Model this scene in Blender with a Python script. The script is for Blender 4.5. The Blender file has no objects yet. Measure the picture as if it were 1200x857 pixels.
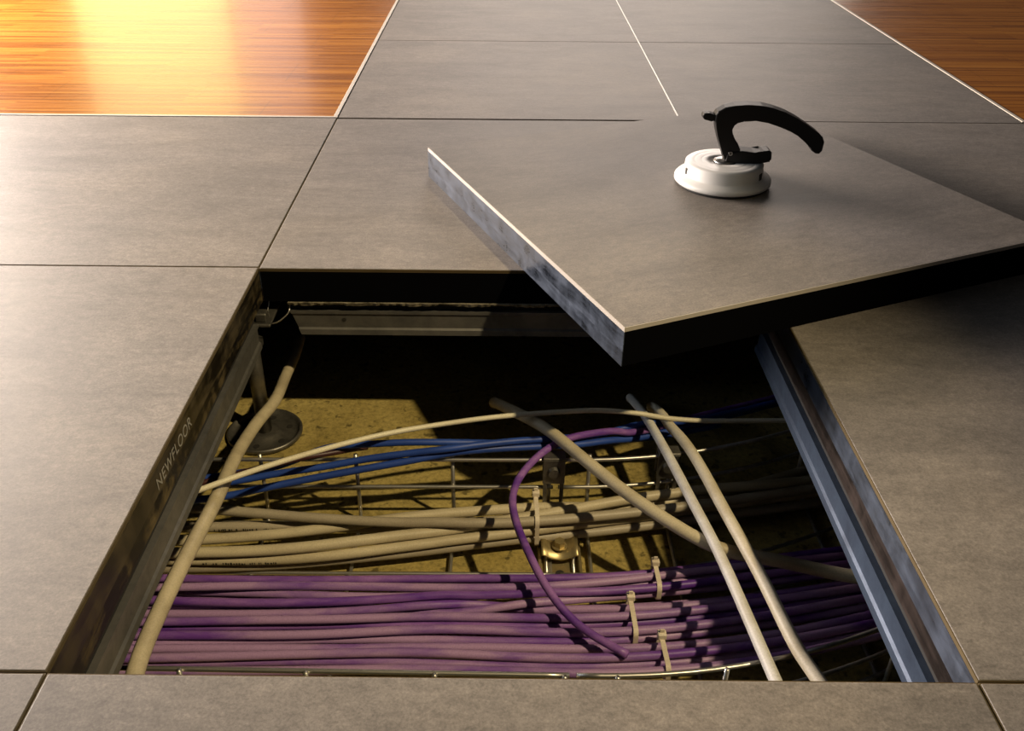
import bpy, bmesh, math, random
import numpy as np
from mathutils import Vector, Matrix

random.seed(7); np.random.seed(7)
COL = bpy.context.scene.collection
PI = math.pi

# ------------------------------------------------------------------ camera
F, YAW, PITCH, ROLL = 1081.508, -0.003957, 0.554416, 0.007026
CAM = Vector((0.291868, -1.000010, 0.483996)); PPX, PPY = -15.617, -0.367
def cam_axes():
    f = Vector((math.sin(YAW)*math.cos(PITCH), math.cos(YAW)*math.cos(PITCH), -math.sin(PITCH)))
    r = Vector((math.cos(YAW), -math.sin(YAW), 0)); u = r.cross(f)
    return r*math.cos(ROLL)+u*math.sin(ROLL), u*math.cos(ROLL)-r*math.sin(ROLL), f
RR, UU, FF = cam_axes()
def at(x, y, z):
    """world point at height z seen at photo pixel (x, y)"""
    d = FF + RR*((x-600-PPX)/F) - UU*((y-428.5-PPY)/F)
    return CAM + d*((z-CAM.z)/d.z)
cd = bpy.data.cameras.new('camera'); co = bpy.data.objects.new('camera', cd); COL.objects.link(co)
M = Matrix((RR, UU, -FF)).transposed().to_4x4(); M.translation = CAM; co.matrix_world = M
cd.sensor_width = 36; cd.lens = 36*F/1200; cd.shift_x = -PPX/1200; cd.shift_y = PPY/1200
cd.clip_start = 0.02; cd.clip_end = 60
bpy.context.scene.camera = co

# ------------------------------------------------------------------ materials
class NT:
    def __init__(s, name):
        s.m = bpy.data.materials.new(name); s.m.use_nodes = True
        s.t = s.m.node_tree; s.b = s.t.nodes['Principled BSDF']
    def n(s, typ, **kw):
        nd = s.t.nodes.new(typ)
        for k, v in kw.items():
            if k.startswith('i_'): nd.inputs[k[2:].replace('_', ' ')].default_value = v
            else: setattr(nd, k, v)
        return nd
    def l(s, a, b): s.t.links.new(a, b)
    def coords(s, kind='Object', scale=(1, 1, 1), rand=False, loc=(0,0,0)):
        if kind == 'Position': src = s.n('ShaderNodeNewGeometry').outputs['Position']
        else: src = s.n('ShaderNodeTexCoord').outputs[kind]
        mp = s.n('ShaderNodeMapping'); mp.inputs['Scale'].default_value = scale; mp.inputs['Location'].default_value = loc
        s.l(src, mp.inputs['Vector'])
        if rand:
            oi = s.n('ShaderNodeObjectInfo'); mu = s.n('ShaderNodeVectorMath', operation='SCALE')
            cb = s.n('ShaderNodeCombineXYZ')
            for k in range(3): s.l(oi.outputs['Random'], cb.inputs[k])
            s.l(cb.outputs[0], mu.inputs[0]); mu.inputs['Scale'].default_value = 37.0
            ad = s.n('ShaderNodeVectorMath', operation='ADD'); s.l(mp.outputs[0], ad.inputs[0]); s.l(mu.outputs[0], ad.inputs[1])
            return ad.outputs[0]
        return mp.outputs[0]
    def noise(s, vec, scale=5, detail=4, rough=.6, dist=0):
        nd = s.n('ShaderNodeTexNoise'); s.l(vec, nd.inputs['Vector'])
        nd.inputs['Scale'].default_value = scale; nd.inputs['Detail'].default_value = detail
        nd.inputs['Roughness'].default_value = rough; nd.inputs['Distortion'].default_value = dist
        return nd.outputs['Fac']
    def ramp(s, fac, stops):
        r = s.n('ShaderNodeValToRGB'); e = r.color_ramp.elements
        while len(e) < len(stops): e.new(.5)
        for k, (p, c) in enumerate(stops):
            e[k].position = p; e[k].color = (c[0], c[1], c[2], 1) if hasattr(c, '__len__') else (c, c, c, 1)
        s.l(fac, r.inputs['Fac']); return r.outputs['Color']
    def mix(s, a, b, fac, mode='MIX'):
        m = s.n('ShaderNodeMix', data_type='RGBA', blend_type=mode)
        for v, k in ((a, 6), (b, 7)):
            if hasattr(v, 'is_linked') or hasattr(v, 'links'): s.l(v, m.inputs[k])
            else: m.inputs[k].default_value = (*v, 1)
        if hasattr(fac, 'links'): s.l(fac, m.inputs[0])
        else: m.inputs[0].default_value = fac
        return m.outputs[2]
    def bump(s, h, strength=.2, dist=.001):
        b = s.n('ShaderNodeBump'); b.inputs['Strength'].default_value = strength; b.inputs['Distance'].default_value = dist
        s.l(h, b.inputs['Height']); s.l(b.outputs[0], s.b.inputs['Normal'])
    def set(s, color=None, rough=.5, metal=0, spec=.5):
        if color is not None:
            if hasattr(color, 'links'): s.l(color, s.b.inputs['Base Color'])
            else: s.b.inputs['Base Color'].default_value = (*color, 1)
        if hasattr(rough, 'links'): s.l(rough, s.b.inputs['Roughness'])
        else: s.b.inputs['Roughness'].default_value = rough
        s.b.inputs['Metallic'].default_value = metal; s.b.inputs['Specular IOR Level'].default_value = spec
        return s.m

MT = {}
def m_plain(name, color, rough=.5, metal=0, spec=.5, var=.0, vscale=60):
    t = NT(name)
    if var:
        n = t.noise(t.coords('Object', rand=True), vscale, 5)
        c = t.mix(tuple(x*(1-var) for x in color), tuple(min(1, x*(1+var)) for x in color), n)
        t.set(c, rough, metal, spec)
    else: t.set(color, rough, metal, spec)
    MT[name] = t.m; return t.m

def m_stone():
    t = NT('stone_tile')
    p = t.coords('Object', rand=True)
    big = t.noise(p, 4.5, 6, .65)
    st = t.noise(t.coords('Object', (1.0, 3.0, 1), rand=True), 6.0, 8, .72, .5)
    mid = t.noise(t.coords('Object', (1.0, 1.6, 1), rand=True), 85, 8, .75, .4)
    fine = t.noise(p, 480, 4, .8)
    c = t.ramp(big, [(.30, (.146, .132, .120)), (.50, (.176, .157, .140)), (.72, (.212, .185, .158))])
    c = t.mix(c, t.ramp(st, [(.34, .74), (.50, 1.0), (.66, 1.2)]), .7, 'MULTIPLY')
    c = t.mix(c, t.ramp(mid, [(.32, .55), (.5, 1.0), (.68, 1.45)]), .55, 'MULTIPLY')
    c = t.mix(c, t.ramp(fine, [(.3, .60), (.5, 1.0), (.7, 1.45)]), .75, 'MULTIPLY')
    t.set(c, t.ramp(mid, [(.3, .52), (.7, .62)]), 0, .4)
    t.bump(fine, .08, .0004)
    MT['stone'] = t.m
def m_wood():
    t = NT('striped_parquet')
    p = t.coords('Position')
    br = t.n('ShaderNodeTexBrick', offset=.37, offset_frequency=2, squash=1.0)
    t.l(p, br.inputs['Vector'])
    for k, v in dict(Scale=1.0).items(): br.inputs[k].default_value = v
    br.inputs['Color1'].default_value = (0, 0, 0, 1); br.inputs['Color2'].default_value = (1, 1, 1, 1)
    br.inputs['Mortar'].default_value = (.5, .5, .5, 1); br.inputs['Mortar Size'].default_value = 0.0
    br.inputs['Brick Width'].default_value = .30; br.inputs['Row Height'].default_value = .0095
    streak = t.noise(t.coords('Position', (4, 150, 1)), 1.6, 5, .65)
    long_ = t.noise(t.coords('Position', (1.6, 40, 1), loc=(3, 1, 0)), 1.2, 4, .6)
    f = t.mix(br.outputs['Color'], streak, .62)
    f = t.mix(f, long_, .42)
    c = t.ramp(f, [(.26, (.13, .038, .005)), (.42, (.27, .090, .012)), (.55, (.38, .138, .018)), (.74, (.52, .215, .034))])
    # block joints every 140 mm, running away across the strips
    sx = t.n('ShaderNodeSeparateXYZ'); t.l(p, sx.inputs[0])
    br2 = t.n('ShaderNodeTexBrick', offset=.5, offset_frequency=2); t.l(p, br2.inputs['Vector'])
    br2.inputs['Scale'].default_value = 1; br2.inputs['Brick Width'].default_value = .28; br2.inputs['Row Height'].default_value = .14
    br2.inputs['Mortar Size'].default_value = .0007; br2.inputs['Mortar Smooth'].default_value = .3
    br2.inputs['Color1'].default_value = br2.inputs['Color2'].default_value = (1, 1, 1, 1); br2.inputs['Mortar'].default_value = (.45, .45, .45, 1)
    c = t.mix(c, br2.outputs['Color'], .8, 'MULTIPLY')
    t.set(c, t.ramp(streak, [(.3, .24), (.7, .34)]), 0, .4)
    t.bump(streak, .12, .0005)
    t.b.inputs['Coat Weight'].default_value = .12; t.b.inputs['Coat Roughness'].default_value = .12
    MT['wood'] = t.m
def m_scuff(name, dark, light, scale=(3, 3, 30), amount=(.42, .75), rough=(.25, .55), spec=.5):
    t = NT(name)
    a = t.noise(t.coords('Object', scale, rand=True), 2.2, 7, .7, .6)
    b = t.noise(t.coords('Object', (25, 25, 5), rand=True), 1.5, 6, .65)
    f = t.mix(a, b, .4)
    c = t.ramp(f, [(amount[0], dark), (amount[1], light)])
    t.set(c, t.ramp(f, [(amount[0], rough[0]), (amount[1], rough[1])]), 0, spec)
    MT[name] = t.m
def m_concrete():
    t = NT('subfloor_concrete')
    p = t.coords('Position')
    big = t.noise(p, 9, 6, .6, .3); fine = t.noise(p, 160, 5, .75); sp = t.noise(p, 75, 2, .5)
    c = t.ramp(big, [(.3, (.24, .18, .050)), (.7, (.42, .33, .115))])
    c = t.mix(c, t.ramp(fine, [(.32, .5), (.5, 1.0), (.68, 1.4)]), .8, 'MULTIPLY')
    c = t.mix(c, t.ramp(t.noise(p, 22, 6, .7, .5), [(.30, .5), (.48, 1.0)]), .8, 'MULTIPLY')
    c = t.mix(c, t.ramp(sp, [(.31, .25), (.38, 1.0)]), .8, 'MULTIPLY')
    t.set(c, .85, 0, .2); t.bump(fine, .4, .002); MT['concrete'] = t.m
def m_cable(name, light, dark, lo=.42, hi=.62, scale=(7, 30, 30), rough=.45, specks=.12):
    t = NT(name)
    a = t.noise(t.coords('Object', scale, rand=True), 1.0, 5, .6, .3)
    b = t.noise(t.coords('Object', (1, 1, 1), rand=True), 700, 3, .6)
    c = t.ramp(a, [(lo, light), (hi, dark)])
    c = t.mix(c, t.ramp(b, [(.35, 1-specks), (.6, 1.0+specks*.4)]), 1.0, 'MULTIPLY')
    t.set(c, rough, 0, .4); MT[name] = t.m
def m_galv(name, c0, c1, rough=.35, metal=.85, scale=(1, 1, 1), ns=40):
    t = NT(name)
    a = t.noise(t.coords('Object', scale, rand=True), ns, 6, .7, .3)
    t.set(t.ramp(a, [(.35, c0), (.65, c1)]), t.ramp(a, [(.35, rough+.15), (.65, rough)]), metal, .5)
    MT[name] = t.m

m_stone(); m_wood(); m_concrete()
m_plain('seam_edge', (.10, .076, .040), .7, spec=.1, var=.3)
m_plain('seam_dark', (.080, .056, .026), .7, spec=.1, var=.3)
m_plain('pale_trim', (.62, .56, .48), .35, var=.06)
m_plain('pale_edge', (.42, .38, .33), .4)
m_scuff('scuffed_blue_lit_band', (.006, .008, .012), (.075, .095, .135), (6, 6, 26), (.38, .72), (.25, .5))  # real scuffs, with bluish daylight put into their colour
m_scuff('scuffed_brown_band', (.010, .008, .005), (.10, .078, .042), (6, 6, 26), (.44, .70), (.3, .6), .3)
m_plain('black_band', (.003, .003, .0035), .9, spec=.0)
m_scuff('dusty_base', (.006, .004, .0035), (.045, .031, .026), (4, 4, 40), (.44, .72), (.5, .8), .2)
m_scuff('black_base', (.006, .005, .004), (.15, .112, .05), (6, 6, 26), (.50, .68), (.4, .7), .25)
m_plain('panel_underside', (.02, .02, .02), .8, spec=.1)
m_galv('galvanised', (.09, .085, .075), (.24, .225, .195), .38, .8)
m_galv('galvanised_stringer', (.10, .098, .092), (.20, .19, .172), .42, .6, (1, 1, 1), 18)
m_galv('blue_lit_steel', (.022, .034, .060), (.048, .070, .110), .40, .45, (1, 1, 1), 25)  # stringer steel with blue daylight from the left mixed into its colour
m_galv('tray_wire', (.42, .40, .36), (.66, .64, .58), .30, .9)
m_galv('zinc_yellow', (.34, .27, .13), (.58, .47, .24), .35, .8)
m_plain('gasket', (.012, .011, .010), .8)
m_scuff('dusty_lip', (.03, .026, .018), (.30, .26, .18), (25, 25, 60), (.38, .60), (.8, .9), .1)
m_cable('purple_sheath', (.335, .205, .37), (.135, .045, .27), .46, .66)
m_cable('purple_deep', (.25, .115, .34), (.095, .026, .23), .42, .62)
m_cable('beige_sheath', (.50, .43, .285), (.34, .285, .185), .40, .75)
m_cable('beige_pale', (.58, .52, .39), (.40, .33, .20), .45, .75)
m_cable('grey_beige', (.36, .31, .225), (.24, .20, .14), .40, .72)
m_cable('cream_sheath', (.66, .61, .45), (.56, .50, .36), .40, .75)
m_cable('white_sheath', (.62, .60, .55), (.48, .44, .36), .42, .72)
m_cable('blue_sheath', (.020, .060, .29), (.011, .034, .18), .40, .70, rough=.5)
m_cable('maroon_sheath', (.065, .022, .020), (.035, .012, .012), .40, .70)
m_cable('tie_nylon', (.66, .58, .46), (.56, .47, .35), .40, .75, specks=.1)
m_plain('print_black', (.02, .018, .015), .6)
m_plain('white_lettering', (.26, .25, .22), .6)
m_plain('cup_white', (.66, .65, .62), .35, spec=.5)
m_plain('handle_black', (.006, .0055, .0055), .48, spec=.3)
m_plain('rubber_black', (.015, .015, .015), .7)
m_galv('steel_pin', (.30, .29, .28), (.45, .44, .42), .25, 1.0)
m_plain('dark_slot', (.02, .018, .015), .6)

# ------------------------------------------------------------------ helpers
def obj(name, bm, mat, parent=None, smooth=False):
    me = bpy.data.meshes.new(name)
    bmesh.ops.recalc_face_normals(bm, faces=bm.faces)
    bm.to_mesh(me); bm.free()
    mats = mat if isinstance(mat, (list, tuple)) else [mat]
    for k in mats: me.materials.append(MT[k])
    if smooth:
        for p in me.polygons: p.use_smooth = True
    o = bpy.data.objects.new(name, me); COL.objects.link(o)
    if parent is not None: o.parent = parent
    return o
def tag(o, label, cat, group=None, kind=None):
    o['label'] = label; o['category'] = cat
    if group: o['group'] = group
    if kind: o['kind'] = kind
    return o
def thing(name, label, cat, loc=(0, 0, 0), rotz=0, group=None):
    o = bpy.data.objects.new(name, None); COL.objects.link(o); o.empty_display_size = .05
    o.location = loc; o.rotation_euler = (0, 0, rotz)
    return tag(o, label, cat, group)
def box(bm, x0, x1, y0, y1, z0, z1, bev=0, seg=2, mi=0):
    r = bmesh.ops.create_cube(bm, size=1)
    for v in r['verts']:
        v.co = Vector(((x0+x1)/2+v.co.x*(x1-x0), (y0+y1)/2+v.co.y*(y1-y0), (z0+z1)/2+v.co.z*(z1-z0)))
    fs = {f for v in r['verts'] for f in v.link_faces}
    for f in fs: f.material_index = mi
    if bev:
        es = list({e for v in r['verts'] for e in v.link_edges})
        bmesh.ops.bevel(bm, geom=es, offset=bev, segments=seg, affect='EDGES', profile=.5)
    return bm
def nb(): return bmesh.new()
def bxo(*a, **k): return box(nb(), *a, **k)
def lathe(bm, prof, n=48, c=(0, 0, 0), closed=False):
    rings = []
    for r, z in prof:
        rings.append([bm.verts.new((c[0]+r*math.cos(2*PI*k/n), c[1]+r*math.sin(2*PI*k/n), c[2]+z)) for k in range(n)])
    m = len(rings)
    for i in range(m if closed else m-1):
        a, b = rings[i], rings[(i+1) % m]
        for k in range(n):
            bm.faces.new((a[k], a[(k+1) % n], b[(k+1) % n], b[k]))
    if not closed:
        bm.faces.new(rings[0]); bm.faces.new(rings[-1])
    return bm
def spline(pts, step=.008):
    """Catmull-Rom through the points, evenly spaced"""
    P = [Vector(p) for p in pts]
    P = [P[0]*2-P[1]] + P + [P[-1]*2-P[-2]]
    out = []
    for i in range(1, len(P)-2):
        n = max(2, int((P[i+1]-P[i]).length/step))
        for k in range(n):
            t = k/n; a, b, c, d = P[i-1], P[i], P[i+1], P[i+2]
            out.append(.5*((2*b)+(c-a)*t+(2*a-5*b+4*c-d)*t*t+(3*b-a-3*c+d)*t**3))
    out.append(P[-2]); return out
def tube(bm, path, r, n=10, caps=True):
    path = [Vector(p) for p in path]
    up = Vector((0, 0, 1)); rings = []
    T0 = (path[1]-path[0]).normalized()
    N = up.cross(T0)
    if N.length < .1: N = Vector((1, 0, 0)).cross(T0)
    N.normalize()
    for i, p in enumerate(path):
        T = (path[min(i+1, len(path)-1)]-path[max(i-1, 0)]).normalized()
        N = (N - T*N.dot(T)).normalized(); B = T.cross(N)
        rr = r[i] if hasattr(r, '__len__') else r
        rings.append([bm.verts.new(p+(N*math.cos(2*PI*k/n)+B*math.sin(2*PI*k/n))*rr) for k in range(n)])
    for a, b in zip(rings, rings[1:]):
        for k in range(n): bm.faces.new((a[k], a[(k+1) % n], b[(k+1) % n], b[k]))
    if caps: bm.faces.new(rings[0]); bm.faces.new(rings[-1])
    return bm
def prism(bm, pts, y0, y1, bev=0):
    """outline pts (x, z) extruded from y0 to y1"""
    a = [bm.verts.new((x, y0, z)) for x, z in pts]; b = [bm.verts.new((x, y1, z)) for x, z in pts]
    fa = bm.faces.new(a); fb = bm.faces.new(b[::-1]); n = len(a)
    for k in range(n): bm.faces.new((a[k], b[k], b[(k+1) % n], a[(k+1) % n]))
    if bev:
        es = list(set(fa.edges) | set(fb.edges))
        bmesh.ops.bevel(bm, geom=es, offset=bev, segments=3, affect='EDGES', profile=.5)
    return bm

# ------------------------------------------------------------------ setting
D = -.25                       # bare floor below the panels
T = .044                       # panel thickness
S = .6
tag(obj('subfloor', bxo(-3.0, 3.6, -2.6, 6.6, D-.05, D), 'concrete'), 'dusty yellowish concrete floor at the bottom of the opening', 'floor', kind='structure')
fb_ = nb()
for r in ((-3.0, -.6, -2.6, .6), (-.6, 1.2, -2.6, -1.2), (1.2, 3.6, -2.6, .6-.003)):
    box(fb_, *r, -T, 0)
tag(obj('floor', fb_, 'stone'), 'grey stone-look flooring carrying on around the loose panels', 'floor', kind='structure')
tag(obj('floor', bxo(-3.0, -.0085, .6085, 6.6, -T, 0), 'wood'), 'glossy striped parquet behind the left panels, with a bright window reflection', 'floor', kind='structure')
tag(obj('floor', bxo(1.2085, 3.6, .6085, 6.6, -T, 0), 'wood'), 'darker striped parquet at the far right behind the pale strip', 'floor', kind='structure')
tag(obj('floor', bxo(0, 1.2, 1.8, 6.6, -T, 0), 'stone'), 'grey stone-look aisle running on between the two parquet areas', 'floor', kind='structure')
def trim(n, x0, x1, y0, y1, label):
    return tag(obj('trim_%d' % n, bxo(x0, x1, y0, y1, -.02, .0008, .0006, 2), 'pale_trim'), label, 'trim', kind='structure')
trim(1, -3.0, -.0005, .6008, .6078, 'pale edging strip along the near side of the left parquet')
trim(2, -.0078, -.0008, .608, 6.6, 'pale edging strip along the right side of the left parquet')
trim(3, 1.2008, 1.2078, .608, 6.6, 'pale edging strip along the left side of the right parquet')
trim(4, 1.2085, 3.6, .6008, .6078, 'pale edging strip along the near side of the right parquet')
for nm, r, lb in (('light_stop_left', (-3.05, -3.0, -2.6, 6.6), 'added unseen light stop on the left of the floor void'), ('light_stop_right', (3.6, 3.65, -2.6, 6.6), 'added unseen light stop on the right of the floor void'),
              ('light_stop_back', (-3.0, 3.6, 6.6, 6.65), 'added unseen light stop at the far side of the floor void'), ('light_stop_front', (-3.0, 3.6, -2.65, -2.6), 'added unseen light stop at the near side of the floor void')):
    tag(obj(nm, bxo(*r, D, -.001), 'concrete'), lb, 'light stop', kind='structure')  # unseen sides added to keep stray light out of the void

# ------------------------------------------------------------------ floor panels
def panel_parts(root, sx=S, sy=S, left='scuffed_blue_lit_band', left_base='dusty_base', right=None, right_base=None, lifted=False):
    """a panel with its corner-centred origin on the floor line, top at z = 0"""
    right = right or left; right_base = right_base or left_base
    hx, hy = sx/2, sy/2; g = .0014
    obj('tile', bxo(-hx+g, hx-g, -hy+g, hy-g, -.011, 0, .0006, 2), 'stone', root)
    if lifted:
        bm = nb(); e = .0022
        for r in ((-hx+g-.0008, -hx+g, -hy+g-.0008, hy-g+.0008), (-hx+g, hx-g, -hy+g-.0008, -hy+g)):
            box(bm, *r, -.0050, -.0001)
        obj('edge_trim', bm, 'pale_edge', root)['label'] = 'thin pale edge around the tile'
    else:
        bm = nb(); w = .0009
        for r, mi in (((-hx+g-w, -hx+g, -hy+g-w, hy-g+w), 0), ((hx-g, hx-g+w, -hy+g-w, hy-g+w), 0), ((-hx+g, hx-g, -hy+g-w, -hy+g), 1), ((-hx+g, hx-g, hy-g, hy-g+w), 1)):
            box(bm, *r, -.0042, -.0005, mi=mi)
        obj('edge_trim', bm, ['seam_edge', 'seam_dark'], root)['label'] = 'thin brown edge around the tile'
    zs = -.027
    w = .0012; q = .0003
    obj('core', bxo(-hx+w, hx-w, -hy+w, hy-w, -T, -.011), 'panel_underside', root)
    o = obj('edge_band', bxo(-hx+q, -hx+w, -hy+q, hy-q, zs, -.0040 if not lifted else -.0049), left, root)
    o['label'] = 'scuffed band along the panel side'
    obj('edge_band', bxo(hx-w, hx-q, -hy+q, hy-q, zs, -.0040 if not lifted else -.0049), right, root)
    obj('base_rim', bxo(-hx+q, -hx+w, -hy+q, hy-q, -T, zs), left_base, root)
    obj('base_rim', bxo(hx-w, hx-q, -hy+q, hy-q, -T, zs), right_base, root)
    for a, b in ((-hy+q, -hy+w), (hy-w, hy-q)):
        o = obj('edge_band', bxo(-hx+w, hx-w, a, b, -T, -.0040 if not lifted else -.0049), 'black_band', root); o['label'] = 'plain black band along the panel side'
G = 'grey stone-faced raised floor panels'
PANELS = [
 (-1, -2, 'grey floor panel at the bottom left corner, only its edge showing', 0),
 (0, -2, 'grey floor panel directly in front of the opening, nearest the viewer', 0),
 (1, -2, 'grey floor panel cut off at the bottom right corner of the photo', 0),
 (-1, -1, 'grey floor panel on the left of the opening with white lettering on its edge', 0),
 (1, -1, 'grey floor panel on the right of the opening, under the loose panel', 0),
 (-1, 0, 'light grey floor panel between the left parquet and the lettered panel', 0),
 (0, 0, 'grey floor panel directly behind the opening, its black edge showing', 0),
 (1, 0, 'grey floor panel lying mostly under the loose panel and its lifter', 0),
 (0, 1, 'grey floor panel beside the right edge of the left parquet', 0),
 (1, 1, 'grey floor panel beside the left edge of the right parquet', 0),
 (0, 2, 'farthest grey floor panel on the left, cut by the top of the photo', 0),
 (1, 2, 'farthest grey floor panel on the right, cut by the top of the photo', 0)]
roots = {}
for i, j, lb, r in PANELS:
    dy = -.004 if (i, j) == (0, 0) else 0
    t = thing('floor_panel', lb, 'floor panel', (i*S+S/2, j*S+S/2+dy, 0), r, G)
    roots[i, j] = t
    if (i, j) == (-1, -1): panel_parts(t, S, S, 'scuffed_brown_band', 'black_base')
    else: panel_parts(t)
# added pale strip: light caught in the joint behind the loose panel
tag(obj('trim_5', bxo(S-.0012, S+.0012, .604, 1.8, -.009, .0004), 'pale_trim'), 'thin pale line of painted-in light along the joint of the two middle rear panels', 'trim', kind='structure')
# lettering on the edge of the left panel
fc = bpy.data.curves.new('lettering', 'FONT'); fc.body = 'NEWFLOOR'; fc.size = .0165; fc.space_character = 1.12; fc.extrude = .0001
fo = bpy.data.objects.new('lettering', fc); COL.objects.link(fo); fc.materials.append(MT['white_lettering'])
fo.parent = roots[-1, -1]
fo.matrix_local = Matrix(((0, 0, 1, S/2+.0001), (1, 0, 0, -.390+.3), (0, 1, 0, -.0235), (0, 0, 0, 1)))
fo['label'] = 'white printed capitals'

# loose panel lying skewed across the opening
PT = .044
A = at(502, 172, PT); B = at(728, 384, PT); ey = (A-B).normalized(); ex = Vector((ey.y, -ey.x, 0))
L = .586; Bc = B + (A-B)*.5 - ey*0
cen = (A+B)/2 + ex*(L/2)
rot = math.atan2(ex.y, ex.x)+math.radians(.45)
lp = thing('floor_panel', 'loose grey floor panel lying skewed across the opening, the lifter on top', 'floor panel', (cen.x, cen.y, PT), rot, G)
panel_parts(lp, L, (A-B).length, left_base='scuffed_blue_lit_band', lifted=True)

# ------------------------------------------------------------------ stringers and pedestals
def stringer_parts(root, length, lip='dusty_lip', ends=(1, 1), hole=None, mat='galvanised_stringer'):
    """runs along local +x from 0 to length, front face towards local -y, top at z = 0; a cold-rolled channel"""
    h = .034; d = .026
    prof = [(0, 0), (-.0, -.004), (.0022, -.0055), (.0022, -.024), (.0, -.0262), (-.0008, -h+.001), (.001, -h), (d, -h), (d, 0)]
    bm = nb()
    c0 = .012*ends[0]; c1 = .012*ends[1]
    def ring(x, chamfer):
        return [bm.verts.new((x+chamfer*(-z/h), y, z)) for y, z in prof]
    a = ring(0, c0); b = ring(length, -c1)
    n = len(a)
    for k in range(n): bm.faces.new((a[k], b[k], b[(k+1) % n], a[(k+1) % n]))
    bm.faces.new(a); bm.faces.new(b)
    obj('channel', bm, mat, root)
    o = obj('gasket', bxo(-.004, length+.004, .006, .022, .0002, .0138), 'gasket', root); o['label'] = 'black gasket strip'
    if lip:
        bm = nb(); n = int(length/.004); rnd = random.Random(3)
        rows = []
        for k in range(n+1):
            x = k*length/n; hh = .0036+.0016*rnd.random()+.001*math.sin(x*90); dd = .0002+.0022*rnd.random()
            rows.append([bm.verts.new(v) for v in ((x, -.0065+dd, .0138), (x, .0075, .0138), (x, .0075, .0138-hh), (x, -.0050+dd, .0138-hh*.8))])
        for p, q in zip(rows, rows[1:]):
            for k in range(4): bm.faces.new((p[k], q[k], q[(k+1) % 4], p[(k+1) % 4]))
        bm.faces.new(rows[0]); bm.faces.new(rows[-1])
        o = obj('sealing_lip', bm, lip, root); o['label'] = 'ragged dusty lip of the seal'
    if hole:
        bm = nb(); bmesh.ops.create_cone(bm, cap_ends=True, segments=16, radius1=.0026, radius2=.0026, depth=.0006)
        bmesh.ops.rotate(bm, verts=bm.verts, matrix=Matrix.Rotation(PI/2, 3, 'X'))
        bmesh.ops.translate(bm, verts=bm.verts, vec=(hole, .0019, -.013))
        o = obj('screw_hole', bm, 'dark_slot', root); o['label'] = 'dark round screw hole'
ZS = -.0585
t = thing('stringer', 'metal stringer under the back edge of the opening, with a screw hole', 'stringer', (.030, -.001, ZS), 0, 'channel stringers around the opening')
stringer_parts(t, .540, 'dusty_lip', (1, 1), .066)
t = thing('stringer', 'metal stringer under the lettered edge on the left of the opening', 'stringer', (-.0005, -.570, ZS), PI/2, 'channel stringers around the opening')
stringer_parts(t, .535, None, (0, 0)); t.scale = (1, 1, 1)
t = thing('stringer', 'metal stringer, tinted as if in blue daylight, along the right side of the opening', 'stringer', (S+.0005, -.030, ZS), -PI/2, 'channel stringers around the opening')
stringer_parts(t, .540, None, (0, 0), None, 'blue_lit_steel')

def make_pedestal(label, loc):
    t = thing('pedestal', label, 'pedestal', (loc[0], loc[1], D), 0, 'round-footed steel pedestals under the panel corners')
    bm = nb()
    lathe(bm, [(.006, .0002), (.046, .0002), (.0495, .002), (.050, .006), (.0485, .0085), (.046, .0080), (.0445, .004), (.040, .003), (.024, .0035), (.020, .006), (.012, .0075), (.006, .0075)], 56)
    obj('base_plate', bm, 'galvanised', t, True)
    for k in range(6):
        a = 2*PI*k/6+.4; b2 = nb()
        bmesh.ops.create_cone(b2, cap_ends=True, segments=14, radius1=.0042, radius2=.0042, depth=.0008)
        bmesh.ops.translate(b2, verts=b2.verts, vec=(.033*math.cos(a), .033*math.sin(a), .0037))
        obj('fixing_hole', b2, 'dark_slot', t)
    bm = nb(); lathe(bm, [(.0095, .006), (.0095, .135), (.0085, .136), (.0085, .0065)], 24, closed=True); lathe(bm, [(.0001, .13), (.0085, .13), (.0085, .134), (.0001, .134)], 24)
    obj('post', bm, 'galvanised', t, True)
    bm = nb(); bmesh.ops.create_cone(bm, cap_ends=True, segments=6, radius1=.0155, radius2=.0155, depth=.010); bmesh.ops.translate(bm, verts=bm.verts, vec=(0, 0, .142))
    obj('levelling_nut', bm, 'galvanised', t)
    bm = nb(); lathe(bm, [(.0065, .134), (.0065, .186)], 18); obj('threaded_rod', bm, 'galvanised', t, True)
    bm = nb(); box(bm, -.038, .038, -.038, .038, .186, .190, .001, 1)
    for sx in (-1, 1):
        for sy in (-1, 1): box(bm, sx*.026-.007, sx*.026+.007, sy*.026-.007, sy*.026+.007, .1895, .2015, .0015, 1)
    obj('head_plate', bm, 'galvanised', t)
    return t
make_pedestal('steel pedestal with round foot at the back left corner of the opening', (-.025, .004))
make_pedestal('pedestal head just showing at the front left corner of the opening', (-.012, -.602))
make_pedestal('pedestal head just showing at the front right corner of the opening', (.612, -.602))
# thin wire loop at the back left pedestal head
w = spline([(.004, .010, -.0475), (.0015, -.0025, -.0685), (.006, -.008, -.0725), (.016, -.0085, -.0700), (.026, -.005, -.0630), (.030, -.002, -.0575), (.030, .004, -.052)], .002)
tag(obj('wire_loop', tube(nb(), w, .0009, 8), 'tray_wire', None, True), 'thin bare wire loop at the back left corner of the opening', 'wire')

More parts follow.
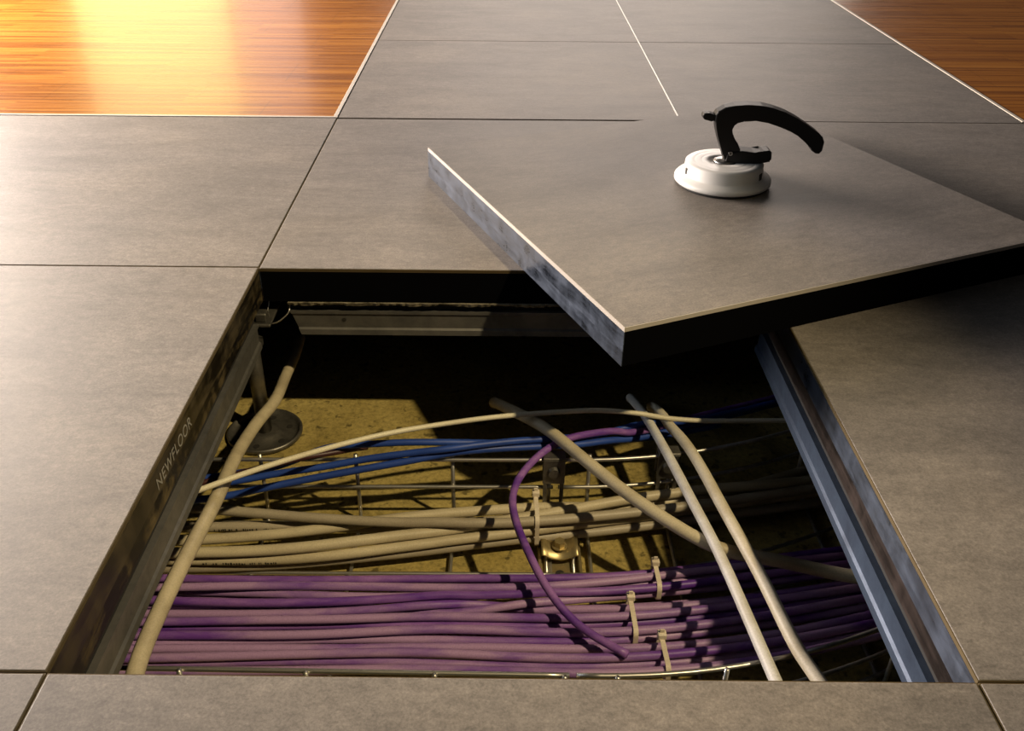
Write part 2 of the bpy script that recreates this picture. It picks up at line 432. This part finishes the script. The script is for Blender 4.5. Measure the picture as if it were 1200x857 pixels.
# ------------------------------------------------------------------ wire cable tray
TB, TT = -.2405, -.155       # lower wires, top wires
def bend(x): return .85*max(0, x-.375)**2
YR, YF = -.167, -.4735
def rear(x): return YR + .012*(x-.25)
def front(x): return YF - .008*(x-.25)
GT = 'welded wire cable tray sections'
wr = .0023
def long_wire(root, x0, x1, fy, z, name='long_wire'):
    n = max(2, int((x1-x0)/.02)); P = [(x0+(x1-x0)*k/n, fy(x0+(x1-x0)*k/n), z) for k in range(n+1)]
    obj(name, tube(nb(), P, wr, 8), 'tray_wire', root, True)
def cross_wire(root, x, off=0, curve=lambda x: 0):
    yr, yf = rear(x)+off+curve(x), front(x)-off+curve(x); r = .012
    zb = TB-2*wr
    P = [(x, yr, TT+.004), (x, yr, zb+r*1.6)]
    for k in range(1, 6): a = k/6*PI/2; P.append((x, yr-r*(1-math.cos(a)), zb+r*(1-math.sin(a))))
    P += [(x, yr-r*1.3, zb), (x, yf+r*1.3, zb)]
    for k in range(1, 6): a = (1-k/6)*PI/2; P.append((x, yf+r*(1-math.cos(a)), zb+r*(1-math.sin(a))))
    P += [(x, yf, zb+r*1.6), (x, yf, TT+.004)]
    obj('cross_wire', tube(nb(), P, wr, 8), 'tray_wire', root, True)
def tray(label, x0, x1, xs, curve):
    t = thing('cable_tray', label, 'cable tray', ((x0+x1)/2, (YR+YF)/2, TB), 0, GT)
    inv = Matrix.Translation(-Vector(t.location))
    before = set(COL.objects)
    long_wire(t, x0, x1, lambda x: rear(x)+curve(x)-2*wr, TT, 'top_wire')
    long_wire(t, x0, x1, lambda x: front(x)+curve(x)+2*wr, TT, 'top_wire')
    for k, z in ((0, -.194),):
        long_wire(t, x0, x1, lambda x: rear(x)+curve(x)-2*wr, z)
        long_wire(t, x0, x1, lambda x: front(x)+curve(x)+2*wr, z)
    for f in (.02, .306, .50, .70, .98):
        long_wire(t, x0, x1, lambda x, f=f: (rear(x)-.008)*(1-f)+(front(x)+.008)*f+curve(x), TB)
    for x in xs: cross_wire(t, x, 0, curve)
    for o in COL.objects:
        if o not in before and o.parent is t: o.matrix_local = inv
    return t
tray('left wire cable tray section running under the left stringer', -.26, .352, [-.198, -.09, .0195, .1275, .237, .3475], lambda x: 0)
tray('right wire cable tray section bending back under the right stringer', .358, .80, [.3925, .487, .66, .77], bend)

# splice clips on the back wall of the tray
def splice_clip(label, x):
    y = rear(x)+bend(x)
    t = thing('splice_clip', label, 'clip', (x, y, TT), 0, 'steel splice clips on the back of the tray')
    bm = nb(); box(bm, -.0125, .0125, -.0105, -.0078, -.030, .004, .0006, 1); box(bm, -.0125, .0125, .003, .0055, -.030, .004, .0006, 1); box(bm, -.0125, .0125, -.0105, .0055, .0035, .006, .0006, 1)
    obj('saddle', bm, 'galvanised', t)
    bm = nb(); bmesh.ops.create_cone(bm, cap_ends=True, segments=24, radius1=.0075, radius2=.006, depth=.004)
    bmesh.ops.rotate(bm, verts=bm.verts, matrix=Matrix.Rotation(PI/2, 3, 'X')); bmesh.ops.translate(bm, verts=bm.verts, vec=(0, -.0125, -.013))
    obj('bolt_head', bm, 'galvanised', t)
    for sx in (-1, 1): obj('leg', bxo(sx*.0095-.0022, sx*.0095+.0022, -.0105, -.0080, -.066, -.030), 'galvanised', t)
    return t
splice_clip('left steel splice clip on the back wall of the tray, behind the purple loop', .352)
splice_clip('right steel splice clip on the back wall of the tray, behind the pale cable pair', .483)
# floor clamp with bolt
cp = at(656, 650, TB+.006)
t = thing('tray_clamp', 'yellowish bolted clamp fixing the tray between beige and purple cables', 'clamp', (cp.x, cp.y, D), 0)
bm = nb()
box(bm, -.024, .024, -.032, .034, .0002, .003, .0008, 1)
box(bm, -.024, -.0205, -.032, .030, .003, .011, .0006, 1); box(bm, .0205, .024, -.032, .030, .003, .011, .0006, 1)
obj('base_plate', bm, 'zinc_yellow', t)
bm = nb()
n = 18; rows = []
for k in range(n+1):
    u = -1+2*k/n; z = .0155+.004*math.cos(u*PI)*-.6 + (.0015 if abs(u) > .7 else 0)
    rows.append([bm.verts.new(v) for v in ((u*.0205, -.006, z-.001), (u*.0205, .024, z), (u*.0205, .024, z+.002), (u*.0205, -.006, z+.001))])
for p, q in zip(rows, rows[1:]):
    for k in range(4): bm.faces.new((p[k], q[k], q[(k+1) % 4], p[(k+1) % 4]))
bm.faces.new(rows[0]); bm.faces.new(rows[-1])
obj('saddle_washer', bm, 'zinc_yellow', t, True)
bm = nb(); lathe(bm, [(.0085, .0185), (.0085, .0200), (.006, .0202)], 24)
bmesh.ops.create_cone(bm, cap_ends=True, segments=6, radius1=.0064, radius2=.0060, depth=.0065, matrix=Matrix.Translation((0, 0, .0235)))
bmesh.ops.translate(bm, verts=bm.verts, vec=(0, .010, 0)); obj('bolt', bm, 'zinc_yellow', t)
bm = nb(); bmesh.ops.create_cone(bm, cap_ends=True, segments=20, radius1=.0050, radius2=.0050, depth=.0006, matrix=Matrix.Translation((0, -.017, .0033))); obj('slot_hole', bm, 'dark_slot', t)
for sx in (-1, 1):
    obj('side_lug', tube(nb(), [(sx*.0150, -.031, .0045), (sx*.0150, -.002, .0060), (sx*.0150, .004, .0120), (sx*.0150, .006, .0150)], .0022, 8), 'tray_wire', t, True)

# ------------------------------------------------------------------ cables
def cable(name, pts, r, mat, label, group=None, step=.008, n=12):
    path = spline(pts, step)
    c = path[len(path)//2].copy()
    o = obj(name, tube(nb(), [p-c for p in path], r, n), mat, None, True); o.location = c
    return tag(o, label, 'cable', group)
def ext(pts, a=None, b=None):
    """carry a run on under the floor at both ends"""
    P = [Vector(p) for p in pts]
    if a: d = (P[0]-P[1]).normalized(); d.z *= .3; P = [P[0]+d*a] + P
    if b: d = (P[-1]-P[-2]).normalized(); d.z *= .3; P = P + [P[-1]+d*b]
    return P
XG = np.arange(-.22, .7401, .02)
def track(rows, r, ez0=-.34):
    """rows: (px, py, z) -> y, z sampled on XG, carried on straight at the ends"""
    P = [at(*q) for q in rows]
    xs = np.array([p.x for p in P]); ys = np.array([p.y for p in P]); zs = np.array([p.z for p in P])
    sp = spline(P, .01); sx = np.array([p.x for p in sp]); 
    o = np.argsort(sx); sx = sx[o]; sy = np.array([p.y for p in sp])[o]; sz = np.array([p.z for p in sp])[o]
    y = np.interp(XG, sx, sy); z = np.interp(XG, sx, sz)
    m = XG > sx[-1]; k = (ys[-1]-ys[-2])/(xs[-1]-xs[-2]); y[m] = ys[-1]+k*(XG[m]-xs[-1])
    m = XG < sx[0]; k = .3*(ys[1]-ys[0])/(xs[1]-xs[0]); y[m] = ys[0]+k*(XG[m]-xs[0])
    return [y, z, r]
runs = []                       # [y, z, r, name, mat, label, group]
PX = (200, 300, 400, 480, 560, 640, 700, 775, 870, 950, 1030)
purple = [
 ((675, 675, 675, 677, 677, 679, 677, 670, 656, 646, 638), 'deep'),
 ((684, 684, 687, 688, 687, 686, 683, 676, 663, 652, 643), 'p'),
 ((693, 691, 696, 698, 694, 690, 688, 682, 669, 658, 648), 'p'),
 ((700, 704, 705, 702, 699, 695, 692, 688, 677, 665, 655), 'deep'),
 ((708, 713, 709, 707, 707, 704, 700, 695, 684, 672, 661), 'p'),
 ((717, 718, 716, 711, 712, 713, 714, 714, 704, 691, 678), 'p'),
 ((726, 723, 730, 720, 721, 724, 725, 722, 711, 698, 684), 'p'),
 ((737, 735, 728, 727, 731, 734, 736, 730, 719, 705, 690), 'deep'),
 ((744, 743, 743, 732, 736, 743, 747, 739, 728, 713, 697), 'p'),
 ((752, 749, 749, 745, 748, 752, 755, 748, 738, 723, 706), 'p'),
 ((761, 757, 758, 752, 757, 762, 764, 761, 752, 738, 718), 'p'),
 ((769, 766, 765, 760, 766, 773, 775, 770, 762, 748, 729), 'p'),
 ((778, 773, 772, 770, 776, 783, 784, 780, 772, 758, 738), 'p'),
 ((786, 783, 781, 779, 785, 791, 793, 789, 780, 766, 746), 'p')]
ordn = ['first', 'second', 'third', 'fourth', 'fifth']
GP = 'purple network cables on the wire tray'
ZUP = (0, 1, 0, 1, 0, 0, 1, 0, 1, 0, 0, 1, 0, 1)
for k, (ys, kind) in enumerate(purple):
    ys = np.array(ys)+(3 if k < 4 else 2)+np.array([3.4*math.sin(q*1.15+k*2.4)*(1 if q < 7 else .4) for q in range(len(PX))])
    zs_ = [-.2175+.0080*ZUP[k]+.0028*math.sin(q*1.3+k*2.1) for q in range(len(PX))]
    bnd, i = (('rear', k) if k < 5 else ('middle', k-5) if k < 10 else ('front', k-10))
    lb = f'purple cable, {ordn[i]} from the back under the cable tie of the {bnd} purple bundle'
    runs.append(track([(x, y, z) for x, y, z in zip(PX, ys, zs_)], .0044) + ['network_cable', 'purple_deep' if kind == 'deep' else 'purple_sheath', lb, GP])
for k in range(1, 13, 2):
    ya = np.array(purple[k][0])*.5+np.array(purple[k+1][0])*.5
    bnd = 'rear' if k < 5 else 'middle' if k < 10 else 'front'
    ya = ya-3+np.array([2*math.sin(q*1.7+k) for q in range(len(PX))])
    runs.append(track([(x, y, -.2290) for x, y in zip(PX, ya)], .0043) + ['network_cable', 'purple_sheath', f'purple cable lying low in the {bnd} purple bundle, mostly covered by others', GP])
NP = len(runs)
GB = 'beige power cables in the tray'
beige = [
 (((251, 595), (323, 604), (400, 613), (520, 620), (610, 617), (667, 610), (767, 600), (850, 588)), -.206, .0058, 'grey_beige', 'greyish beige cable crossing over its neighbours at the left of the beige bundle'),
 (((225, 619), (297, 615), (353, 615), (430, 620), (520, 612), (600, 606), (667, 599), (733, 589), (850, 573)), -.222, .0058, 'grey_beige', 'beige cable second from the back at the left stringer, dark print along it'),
 (((225, 636), (297, 632), (374, 623), (420, 619), (470, 608), (520, 604), (583, 597), (650, 592), (717, 585), (783, 577), (853, 563)), -.219, .0060, 'beige_sheath', 'beige cable rising to the back edge of the beige bundle at the right'),
 (((220, 652), (330, 654), (400, 642), (464, 628), (520, 622), (600, 608), (667, 600), (733, 588), (860, 574)), -.212, .0062, 'beige_sheath', 'brightest yellowish beige cable on top of the middle of the bundle'),
 (((220, 657), (330, 659), (425, 648), (476, 638), (520, 632), (560, 630), (610, 626), (667, 617), (767, 604), (850, 592)), -.220, .0058, 'beige_sheath', 'beige cable along the front of the beige bundle, above the clamp'),
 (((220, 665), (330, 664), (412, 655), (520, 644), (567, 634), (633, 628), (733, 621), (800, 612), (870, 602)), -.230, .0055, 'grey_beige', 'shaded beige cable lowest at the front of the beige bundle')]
for pts, z, r, mat, lb in beige:
    runs.append(track([(x, y, z) for x, y in pts], r) + ['power_cable', mat, lb, GB])

# let the runs settle: push apart where two would share the same space
Y = np.array([q[0] for q in runs]); Z = np.array([q[1] for q in runs]); Rr = np.array([q[2] for q in runs])
Y0, Z0 = Y.copy(), Z.copy()
zmin = (TB+wr+Rr)[:, None]
tgt = (Rr[:, None]+Rr[None, :])*1.05
def smooth(a):
    b = a.copy(); b[:, 1:-1] = .25*a[:, :-2]+.5*a[:, 1:-1]+.25*a[:, 2:]; return b
BX = np.array([bend(x) for x in XG]); YMAX = (rear(XG)+BX-3.4*wr)[None]-Rr[:, None]; YMIN = (front(XG)+BX+3.4*wr)[None]+Rr[:, None]
for it in range(320):
    dy = Y[:, None, :]-Y[None, :, :]; dz = Z[:, None, :]-Z[None, :, :]
    d = np.sqrt(dy*dy+dz*dz)+1e-7
    ov = np.clip(tgt[:, :, None]-d, 0, None); idx = np.arange(len(runs)); ov[idx, idx, :] = 0
    Y = Y+.28*(ov*dy/d).sum(1); Z = Z+.28*(ov*dz/d).sum(1)
    if it < 200:
        Y += .02*(Y0-Y); Z += .02*(Z0-Z)
        Y = smooth(Y); Z = smooth(Z)
    Z = np.maximum(Z, zmin); Y = np.clip(Y, YMIN, YMAX)
def print_marks(o, q, x0, x1, seed):
    """worn, illegible dark print along the side of a sheath"""
    rnd = random.Random(seed); bm = nb(); r = Rr[q]; x = x0
    while x < x1:
        w = .0009+.0012*rnd.random(); y = np.interp(x, XG, Y[q]); z = np.interp(x, XG, Z[q])
        if rnd.random() < .8:
            a0, a1 = math.radians(-16+6*rnd.random()), math.radians(10+8*rnd.random()); vs = []
            for k in range(5):
                a = a0+(a1-a0)*k/4
                vs.append([bm.verts.new((xx-o.location.x, y-(r+.00015)*math.cos(a)-o.location.y, z+(r+.00015)*math.sin(a)-o.location.z)) for xx in (x, x+w)])
            for p_, q_ in zip(vs, vs[1:]): bm.faces.new((p_[0], p_[1], q_[1], q_[0]))
        x += w+.0006+.001*rnd.random()
    obj('print', bm, 'print_black', o)['label'] = 'worn dark print'
for k, (q, y, z) in enumerate(zip(runs, Y, Z)):
    pts = [(x, a, b) for x, a, b in zip(XG, y, z)]
    o = cable(q[3], pts, q[2], q[4], q[5], q[6], .007)
    if k in (NP+1, NP+4): print_marks(o, k, -.03, .085 if k == NP+1 else .055, k)
def top_at(x, ya, yb, ids):
    k = int(np.argmin(abs(XG-x))); s = [i for i in ids if ya-.003 < Y[i, k] < yb+.003]
    return max(Z[i, k]+Rr[i] for i in s)

# single runs: collected first, then eased apart from each other, the bundles and the tray wires
SINGLE = []
def single(name, pts, r, mat, label, group=None):
    P = np.array([tuple(p) for p in spline(pts, .007)]); SINGLE.append([name, P, r, mat, label, group])
def settle():
    fx, fr = [], []
    for q in range(len(runs)):
        xi = np.arange(XG[0], XG[-1], .007)
        fx.append(np.stack([xi, np.interp(xi, XG, Y[q]), np.interp(xi, XG, Z[q])], 1)); fr.append(np.full(len(xi), Rr[q]))
    for xa, xb, cv in ((-.26, .352, lambda x: 0), (.358, .80, bend)):
        xi = np.arange(xa, xb, .007); b = np.array([cv(x) for x in xi])
        for z in (TT, -.194):
            fx.append(np.stack([xi, rear(xi)+b-2*wr, xi*0+z], 1)); fr.append(np.full(len(xi), wr))
            fx.append(np.stack([xi, front(xi)+b+2*wr, xi*0+z], 1)); fr.append(np.full(len(xi), wr))
    for x in (.0195, .1275, .237, .3475, .3925, .487, .66, .77, .88):
        zi = np.arange(TB, TT+.005, .006)
        for yy in (rear(x), front(x)):
            fx.append(np.stack([zi*0+x, zi*0+yy+bend(x), zi], 1)); fr.append(np.full(len(zi), wr))
    xi = np.arange(.03, .57, .007); fx.append(np.stack([xi, xi*0+.012, xi*0-.078], 1)); fr.append(np.full(len(xi), .022))
    FX = np.concatenate(fx); FR = np.concatenate(fr)
    for it in range(110):
        for i, a in enumerate(SINGLE):
            P, r = a[1], a[2]
            oth = [FX]+[b[1] for j, b in enumerate(SINGLE) if j != i]; orr = [FR]+[np.full(len(b[1]), b[2]) for j, b in enumerate(SINGLE) if j != i]
            Q = np.concatenate(oth); QR = np.concatenate(orr)
            lo, hi = P.min(0)-.03, P.max(0)+.03; k = ((Q > lo) & (Q < hi)).all(1); Q, QR = Q[k], QR[k]
            if not len(Q): continue
            d = P[:, None, :]-Q[None]; dist = np.sqrt((d*d).sum(2))+1e-7
            ov = np.clip((r+QR)[None]*1.04+.0003-dist, 0, None)
            j = ov.argmax(1); m = np.arange(len(P)); mv = (ov[m, j]*.55/dist[m, j])[:, None]*d[m, j]
            s_ = mv.copy()
            for _ in range(14): s_[1:-1] = .25*s_[:-2]+.5*s_[1:-1]+.25*s_[2:]
            n1, n2 = np.abs(mv).max(), np.abs(s_).max()
            if n2 > 0: s_ *= min(2.5, n1/n2)
            P = P+s_; P[:, 2] = np.maximum(P[:, 2], D+r+.0005); a[1] = P
    for name, P, r, mat, label, group in SINGLE:
        for _ in range(3): P[1:-1] = .25*P[:-2]+.5*P[1:-1]+.25*P[2:]
        path = [Vector(p) for p in P]; c = path[len(path)//2].copy()
        o = obj(name, tube(nb(), [p-c for p in path], r, 12), mat, None, True); o.location = c
        tag(o, label, 'cable', group)
def dive(pts, a, b):
    """the far end sinks into the void"""
    P = [Vector(p) for p in pts]; d = (P[0]-P[1]).normalized(); w = P[0]-CAM; w.z *= 1.05; w.normalize()
    return ext([P[0]+d*.012+w*.125, P[0]+d*.012+w*.06, P[0]+d*.010+w*.018]+P, 0, b)
def px(rows): return [at(*q) for q in rows]
single('power_cable', px([(352, 395, -.175), (346, 415, -.175), (335, 440, -.170), (322, 470, -.158), (300, 497, -.145), (276, 535, -.128), (252, 588, -.113), (222, 645, -.104), (190, 710, -.100), (168, 760, -.098), (157, 793, -.098), (150, 830, -.100), (143, 880, -.11)]),
      .0073, 'beige_sheath', 'thick beige cable running along the left stringer from the pedestal forwards')
single('power_cable', dive(px([(585, 474, -.152), (612, 487, -.141), (645, 506, -.134), (690, 543, -.135), (740, 582, -.141), (800, 621, -.149), (850, 645, -.157), (900, 655, -.165), (960, 668, -.170), (1000, 676, -.172)]), .25, .25),
      .0068, 'beige_sheath', 'thick beige cable crossing diagonally from the back middle to the right stringer')
single('power_cable', dive(px([(742, 470, -.156), (757, 489, -.150), (782, 532, -.144), (815, 595, -.142), (848, 660, -.142), (880, 732, -.142), (911, 803, -.143)]), .3, .25),
      .0054, 'white_sheath', 'whitish cable, left of the pale pair running front to back at the right')
single('power_cable', dive(px([(768, 480, -.158), (781, 491, -.153), (812, 532, -.143), (850, 600, -.141), (892, 676, -.141), (932, 756, -.142), (965, 806, -.143)]), .3, .25),
      .0062, 'beige_pale', 'beige cable, right of the pale pair running front to back at the right')
single('data_cable', ext(px([(238, 573, -.100), (270, 561, -.0985), (330, 541, -.108), (400, 521, -.118), (460, 507, -.122), (520, 497, -.125), (580, 489, -.125), (640, 484, -.125), (700, 481, -.128), (750, 485, -.134), (800, 493, -.148)]), .2, .15),
      .0030, 'cream_sheath', 'thin white cable arching over the blue cables')
GBl = 'blue network cables at the back of the tray'
single('network_cable', ext(px([(248, 584, -.180), (300, 574, -.173), (360, 562, -.166), (425, 550, -.157), (480, 540, -.150), (515, 533, -.1455), (545, 528, -.1440), (590, 524, -.147), (640, 521, -.153), (700, 516, -.163), (760, 507, -.176), (860, 486, -.190)]), .2, .08),
      .0042, 'blue_sheath', 'lower front blue cable of the three at the back', GBl)
single('network_cable', ext(px([(248, 568, -.170), (320, 556, -.162), (380, 547, -.155), (430, 538, -.148), (475, 532, -.1425), (520, 527, -.1365), (560, 522, -.138), (610, 517, -.143), (660, 514, -.150), (720, 507, -.163), (850, 485, -.178)]), .2, .08),
      .0040, 'blue_sheath', 'middle blue cable of the three at the back', GBl)
single('network_cable', ext(px([(290, 553, -.166), (340, 541, -.158), (384, 529, -.149), (415, 523, -.144), (463, 519, -.1395), (510, 518.5, -.1405), (560, 519, -.147), (610, 520, -.157), (690, 519, -.173), (780, 510, -.190)]), .2, .08),
      .0040, 'blue_sheath', 'rear blue cable arching up under the thin white cable', GBl)
single('network_cable', ext(px([(242, 565, -.160), (280, 555, -.156), (320, 545, -.152), (364, 534, -.149), (400, 526, -.150), (430, 524, -.160)]), .25, 0),
      .0034, 'maroon_sheath', 'dark maroon cable just behind the left end of the blue cables')
single('network_cable', ext(px([(760, 502, -.170), (718, 505, -.157), (673, 512, -.1475), (650, 521, -.146), (625, 540, -.149), (607, 562, -.153), (600, 583, -.157), (604, 610, -.163), (618, 645, -.168), (640, 688, -.180), (668, 724, -.192), (698, 748, -.1985), (735, 768, -.2015)]), .25, 0),
      .0042, 'purple_deep', 'single purple cable looping over the beige cables onto the purple bundle')
settle()

# ------------------------------------------------------------------ cable ties
def cable_tie(label, x, y0, y1, ztop, zbot, lean=.0, group='nylon cable ties round the cable bundles'):
    """strap round a bundle, y1 rear, y0 front"""
    t = thing('cable_tie', label, 'cable tie', (x, (y0+y1)/2, ztop), 0, group)
    w = .0024; th = .0011; cy = (y0+y1)/2; hy = (y1-y0)/2; r = .006
    ring = []
    def arc(cx, cz, a0, a1):
        for k in range(7):
            a = a0+(a1-a0)*k/6; ring.append((cx+r*math.cos(a), cz+r*math.sin(a)))
    hb = zbot-ztop
    arc(hy-r, -r, 0, PI/2); arc(-hy+r, -r, PI/2, PI); arc(-hy+r, hb+r, PI, 1.5*PI); arc(hy-r, hb+r, 1.5*PI, 2*PI)
    bm = nb(); n = len(ring); rows = []
    for k, (a, b) in enumerate(ring):
        p, q = ring[k-1], ring[(k+1) % n]; tx, tz = q[0]-p[0], q[1]-p[1]; l = math.hypot(tx, tz); nx, nz = tz/l, -tx/l
        bulge = .0008*math.cos(a/hy*PI/2) if b > -r*.5 else 0
        b += bulge; dx = -lean*a
        rows.append([bm.verts.new(v) for v in ((dx-w, a, b), (dx+w, a, b), (dx+w, a+nx*th, b+nz*th), (dx-w, a+nx*th, b+nz*th))])
    for k in range(n):
        p, q = rows[k], rows[(k+1) % n]
        for j in range(4): bm.faces.new((p[j], q[j], q[(j+1) % 4], p[(j+1) % 4]))
    obj('strap', bm, 'tie_nylon', t)
    bm = nb(); box(bm, -.0042, .0042, hy-.0105, hy-.0025, .0002, .0068, .001, 2); 
    for v in bm.verts: v.co.x += -lean*(hy-.006)
    obj('head', bm, 'tie_nylon', t)
    obj('tail', bxo(-.002-lean*(hy-.006), .002-lean*(hy-.006), hy-.007, hy-.0055, .0066, .0105), 'tie_nylon', t)
    return t
def tie_on(label, x, ids, lean):
    k = int(np.argmin(abs(XG-x)))
    f = (x-XG[k])/.02; k2 = min(max(k+(1 if f > 0 else -1), 0), len(XG)-1); g = abs(f)
    yy = Y[ids, k]*(1-g)+Y[ids, k2]*g; zz = Z[ids, k]*(1-g)+Z[ids, k2]*g; rr = Rr[ids]
    cable_tie(label, x, (yy-rr).min()-.0006, (yy+rr).max()+.0006, (zz+rr).max()+.0006, max((zz-rr).min()-.0006, TB+wr), lean)
A3 = np.arange(NP)
ids_rear = [k for k in range(5)]; ids_mid = [k for k in range(5, 10)]; ids_front = [k for k in range(10, 14)]
tie_on('pale nylon cable tie round the rear purple bundle, farthest of its three', at(772, 685, -.205).x, ids_rear, .02)
tie_on('pale nylon cable tie round the middle purple bundle, halfway of its three', at(743, 730, -.205).x, ids_mid, .02)
tie_on('pale nylon cable tie round the front purple bundle, nearest the viewer', at(780, 772, -.205).x, ids_front, .04)
tie_on('pale nylon cable tie round the beige bundle above the clamp', at(629, 610, -.205).x, [NP+2, NP+3, NP+4, NP+5, NP+1, NP], .02)

# ------------------------------------------------------------------ suction lifter on the loose panel
cc = at(846, 211, PT+.004)
sl = thing('suction_lifter', 'white suction cup lifter with black lever handle standing on the loose panel', 'suction lifter', (cc.x, cc.y, PT+.0002), 0)
R = .0632
obj('rubber_seal', lathe(nb(), [(.0001, .0), (R-.004, .0), (R-.002, .0018), (R-.002, .004), (.0001, .004)], 72), 'rubber_black', sl, True)
bm = nb()
lathe(bm, [(.0001, .0035), (R-.002, .0035), (R, .005), (R, .0088), (R-.002, .0112), (R-.0095, .0135), (R-.0115, .0155), (R-.0125, .0285), (R-.0145, .0302), (.040, .0303), (.0394, .0302), (.0388, .0303), (.030, .0304), (.0294, .0303), (.0288, .0304), (.017, .0304), (.016, .0290), (.0001, .0290)], 96)
obj('cup', bm, 'cup_white', sl, True)
bm = nb(); lathe(bm, [(.0001, .0285), (.0145, .0285), (.0145, .0315), (.011, .0322), (.010, .0335), (.0001, .0335)], 40); o = obj('centre_pin', bm, 'steel_pin', sl, True); o['label'] = 'round steel pin in the middle'
for a, wd in ((-.62, .0075), (PI+.18, .0045)):
    b2 = bxo(-.0035, .0008, -wd/2, wd/2, .0145, .0235)
    bmesh.ops.translate(b2, verts=b2.verts, vec=(R-.0118, 0, 0)); bmesh.ops.rotate(b2, verts=b2.verts, matrix=Matrix.Rotation(a, 3, 'Z'))
    o = obj('edge_slot', b2, 'dark_slot', sl); o['label'] = 'small dark slot in the rim'
KX = 1/(5.4545*F)*1.0
zc = (Vector((cc.x, cc.y, PT+.06))-CAM).dot(FF)
kx = zc/F/5.4545; kz = zc/(F*math.cos(PITCH+.0))/5.4545*1.0
px0 = 470; pz0 = 492; zbase = .0310
def hp(pts): return [((x-px0)*kx, (pz0-y)*kz*.88+zbase) for x, y in pts]
lever = [(365, 196), (378, 176), (420, 152), (480, 138), (560, 132), (650, 137), (720, 151), (800, 176), (880, 212), (960, 258), (1030, 302), (1062, 328), (1078, 360), (1074, 415), (1058, 434), (1034, 432), (1006, 414), (990, 378), (960, 352), (900, 320), (850, 294), (780, 267), (700, 242), (620, 229), (545, 224), (505, 234), (482, 252), (470, 285), (478, 315), (508, 347), (530, 372), (548, 405), (560, 440), (552, 480), (520, 497), (482, 497), (460, 480), (442, 440), (420, 390), (396, 330), (380, 280), (366, 230)]
hw = .0092
obj('handle', prism(nb(), hp(lever), -hw, hw, .0022), 'handle_black', sl)
arm = [(500, 425), (560, 415), (640, 424), (685, 424), (700, 416), (735, 412), (752, 424), (757, 470), (742, 476), (720, 490), (640, 500), (560, 505), (528, 512), (478, 510), (462, 484), (470, 440)]
obj('release_arm', prism(nb(), hp(arm), -hw-.0016, hw+.0016, .0016), 'handle_black', sl)
tb_ = [(288, 204), (296, 190), (332, 189), (366, 200), (380, 214), (372, 240), (345, 233), (304, 230), (290, 218)]
obj('thumb_tab', prism(nb(), hp(tb_), -.0062, .0062, .0012), 'handle_black', sl)
bm = nb(); bmesh.ops.create_cone(bm, cap_ends=True, segments=24, radius1=.0030, radius2=.0026, depth=.0012)
bmesh.ops.rotate(bm, verts=bm.verts, matrix=Matrix.Rotation(PI/2, 3, 'X'))
c_ = hp([(488, 432)])[0]; bmesh.ops.translate(bm, verts=bm.verts, vec=(c_[0], -hw-.0018, c_[1]))
o = obj('pivot_screw', bm, 'steel_pin', sl); o['label'] = 'small steel pivot screw'
bm = nb(); bmesh.ops.create_cone(bm, cap_ends=True, segments=6, radius1=.0014, radius2=.0014, depth=.0004)
bmesh.ops.rotate(bm, verts=bm.verts, matrix=Matrix.Rotation(PI/2, 3, 'X')); bmesh.ops.translate(bm, verts=bm.verts, vec=(c_[0], -hw-.0025, c_[1]))
obj('screw_socket', bm, 'dark_slot', o)

# ------------------------------------------------------------------ light
def area(name, loc, target, sx, sy, power, color, shape='RECTANGLE', spread=None):
    ld = bpy.data.lights.new(name, 'AREA'); ld.shape = shape; ld.size = sx; ld.size_y = sy
    ld.energy = power; ld.color = color
    if spread: ld.spread = spread
    o = bpy.data.objects.new(name, ld); COL.objects.link(o); o.location = loc
    o.rotation_euler = (Vector(target)-Vector(loc)).to_track_quat('-Z', 'Y').to_euler(); return o
# warm lamp overhead, right of and behind the viewer's line, that throws the crisp shadows in the opening
lp_ = Vector((1.565, -1.17, 1.95)); P0 = Vector((.17, -.24, -.1))
sd = bpy.data.lights.new('work_spot', 'SPOT'); sd.energy = 250; sd.color = (1.0, .80, .46); sd.shadow_soft_size = .035
sd.spot_size = math.radians(27); sd.spot_blend = 1.0
so = bpy.data.objects.new('work_spot', sd); COL.objects.link(so); so.location = lp_
so.rotation_euler = (P0-lp_).to_track_quat('-Z', 'Y').to_euler()
# warm lit glazed door at the back left, mirrored in the parquet, and a paler one beside it
area('window_warm', (-2.25, 6.0, 1.25), (-.3, .5, .6), 1.05, 2.3, 28, (1.0, .74, .36))
area('window_soft', (-1.45, 6.1, 1.25), (.1, .5, .6), .50, 2.3, 5, (1.0, .80, .76))
# added low fill from the back left, no source seen, falling off across the floor
area('fill_left', (-2.05, 1.15, .54), (-.2, .1, 0), 1.8, .5, 285, (1.0, .85, .74))
area('fill_back', (1.15, 6.3, 1.7), (.5, .5, 0), 3.0, 2.2, 130, (1.0, .86, .76))  # added unseen fill that lifts the far floor
# faint daylight from the left
area('window_cool', (-3.0, -.4, 1.05), (.0, -.1, 0), 2.0, 1.1, 25, (.74, .84, 1.0))
wd = bpy.data.worlds.new('room_ambience'); bpy.context.scene.world = wd; wd.use_nodes = True
wd.node_tree.nodes['Background'].inputs['Color'].default_value = (.85, .82, .80, 1); wd.node_tree.nodes['Background'].inputs['Strength'].default_value = .025

sc = bpy.context.scene
sc.view_settings.view_transform = 'Standard'; sc.view_settings.look = 'None'; sc.view_settings.gamma = 1
sc.view_settings.use_curve_mapping = False; sc.view_settings.exposure = 0.0
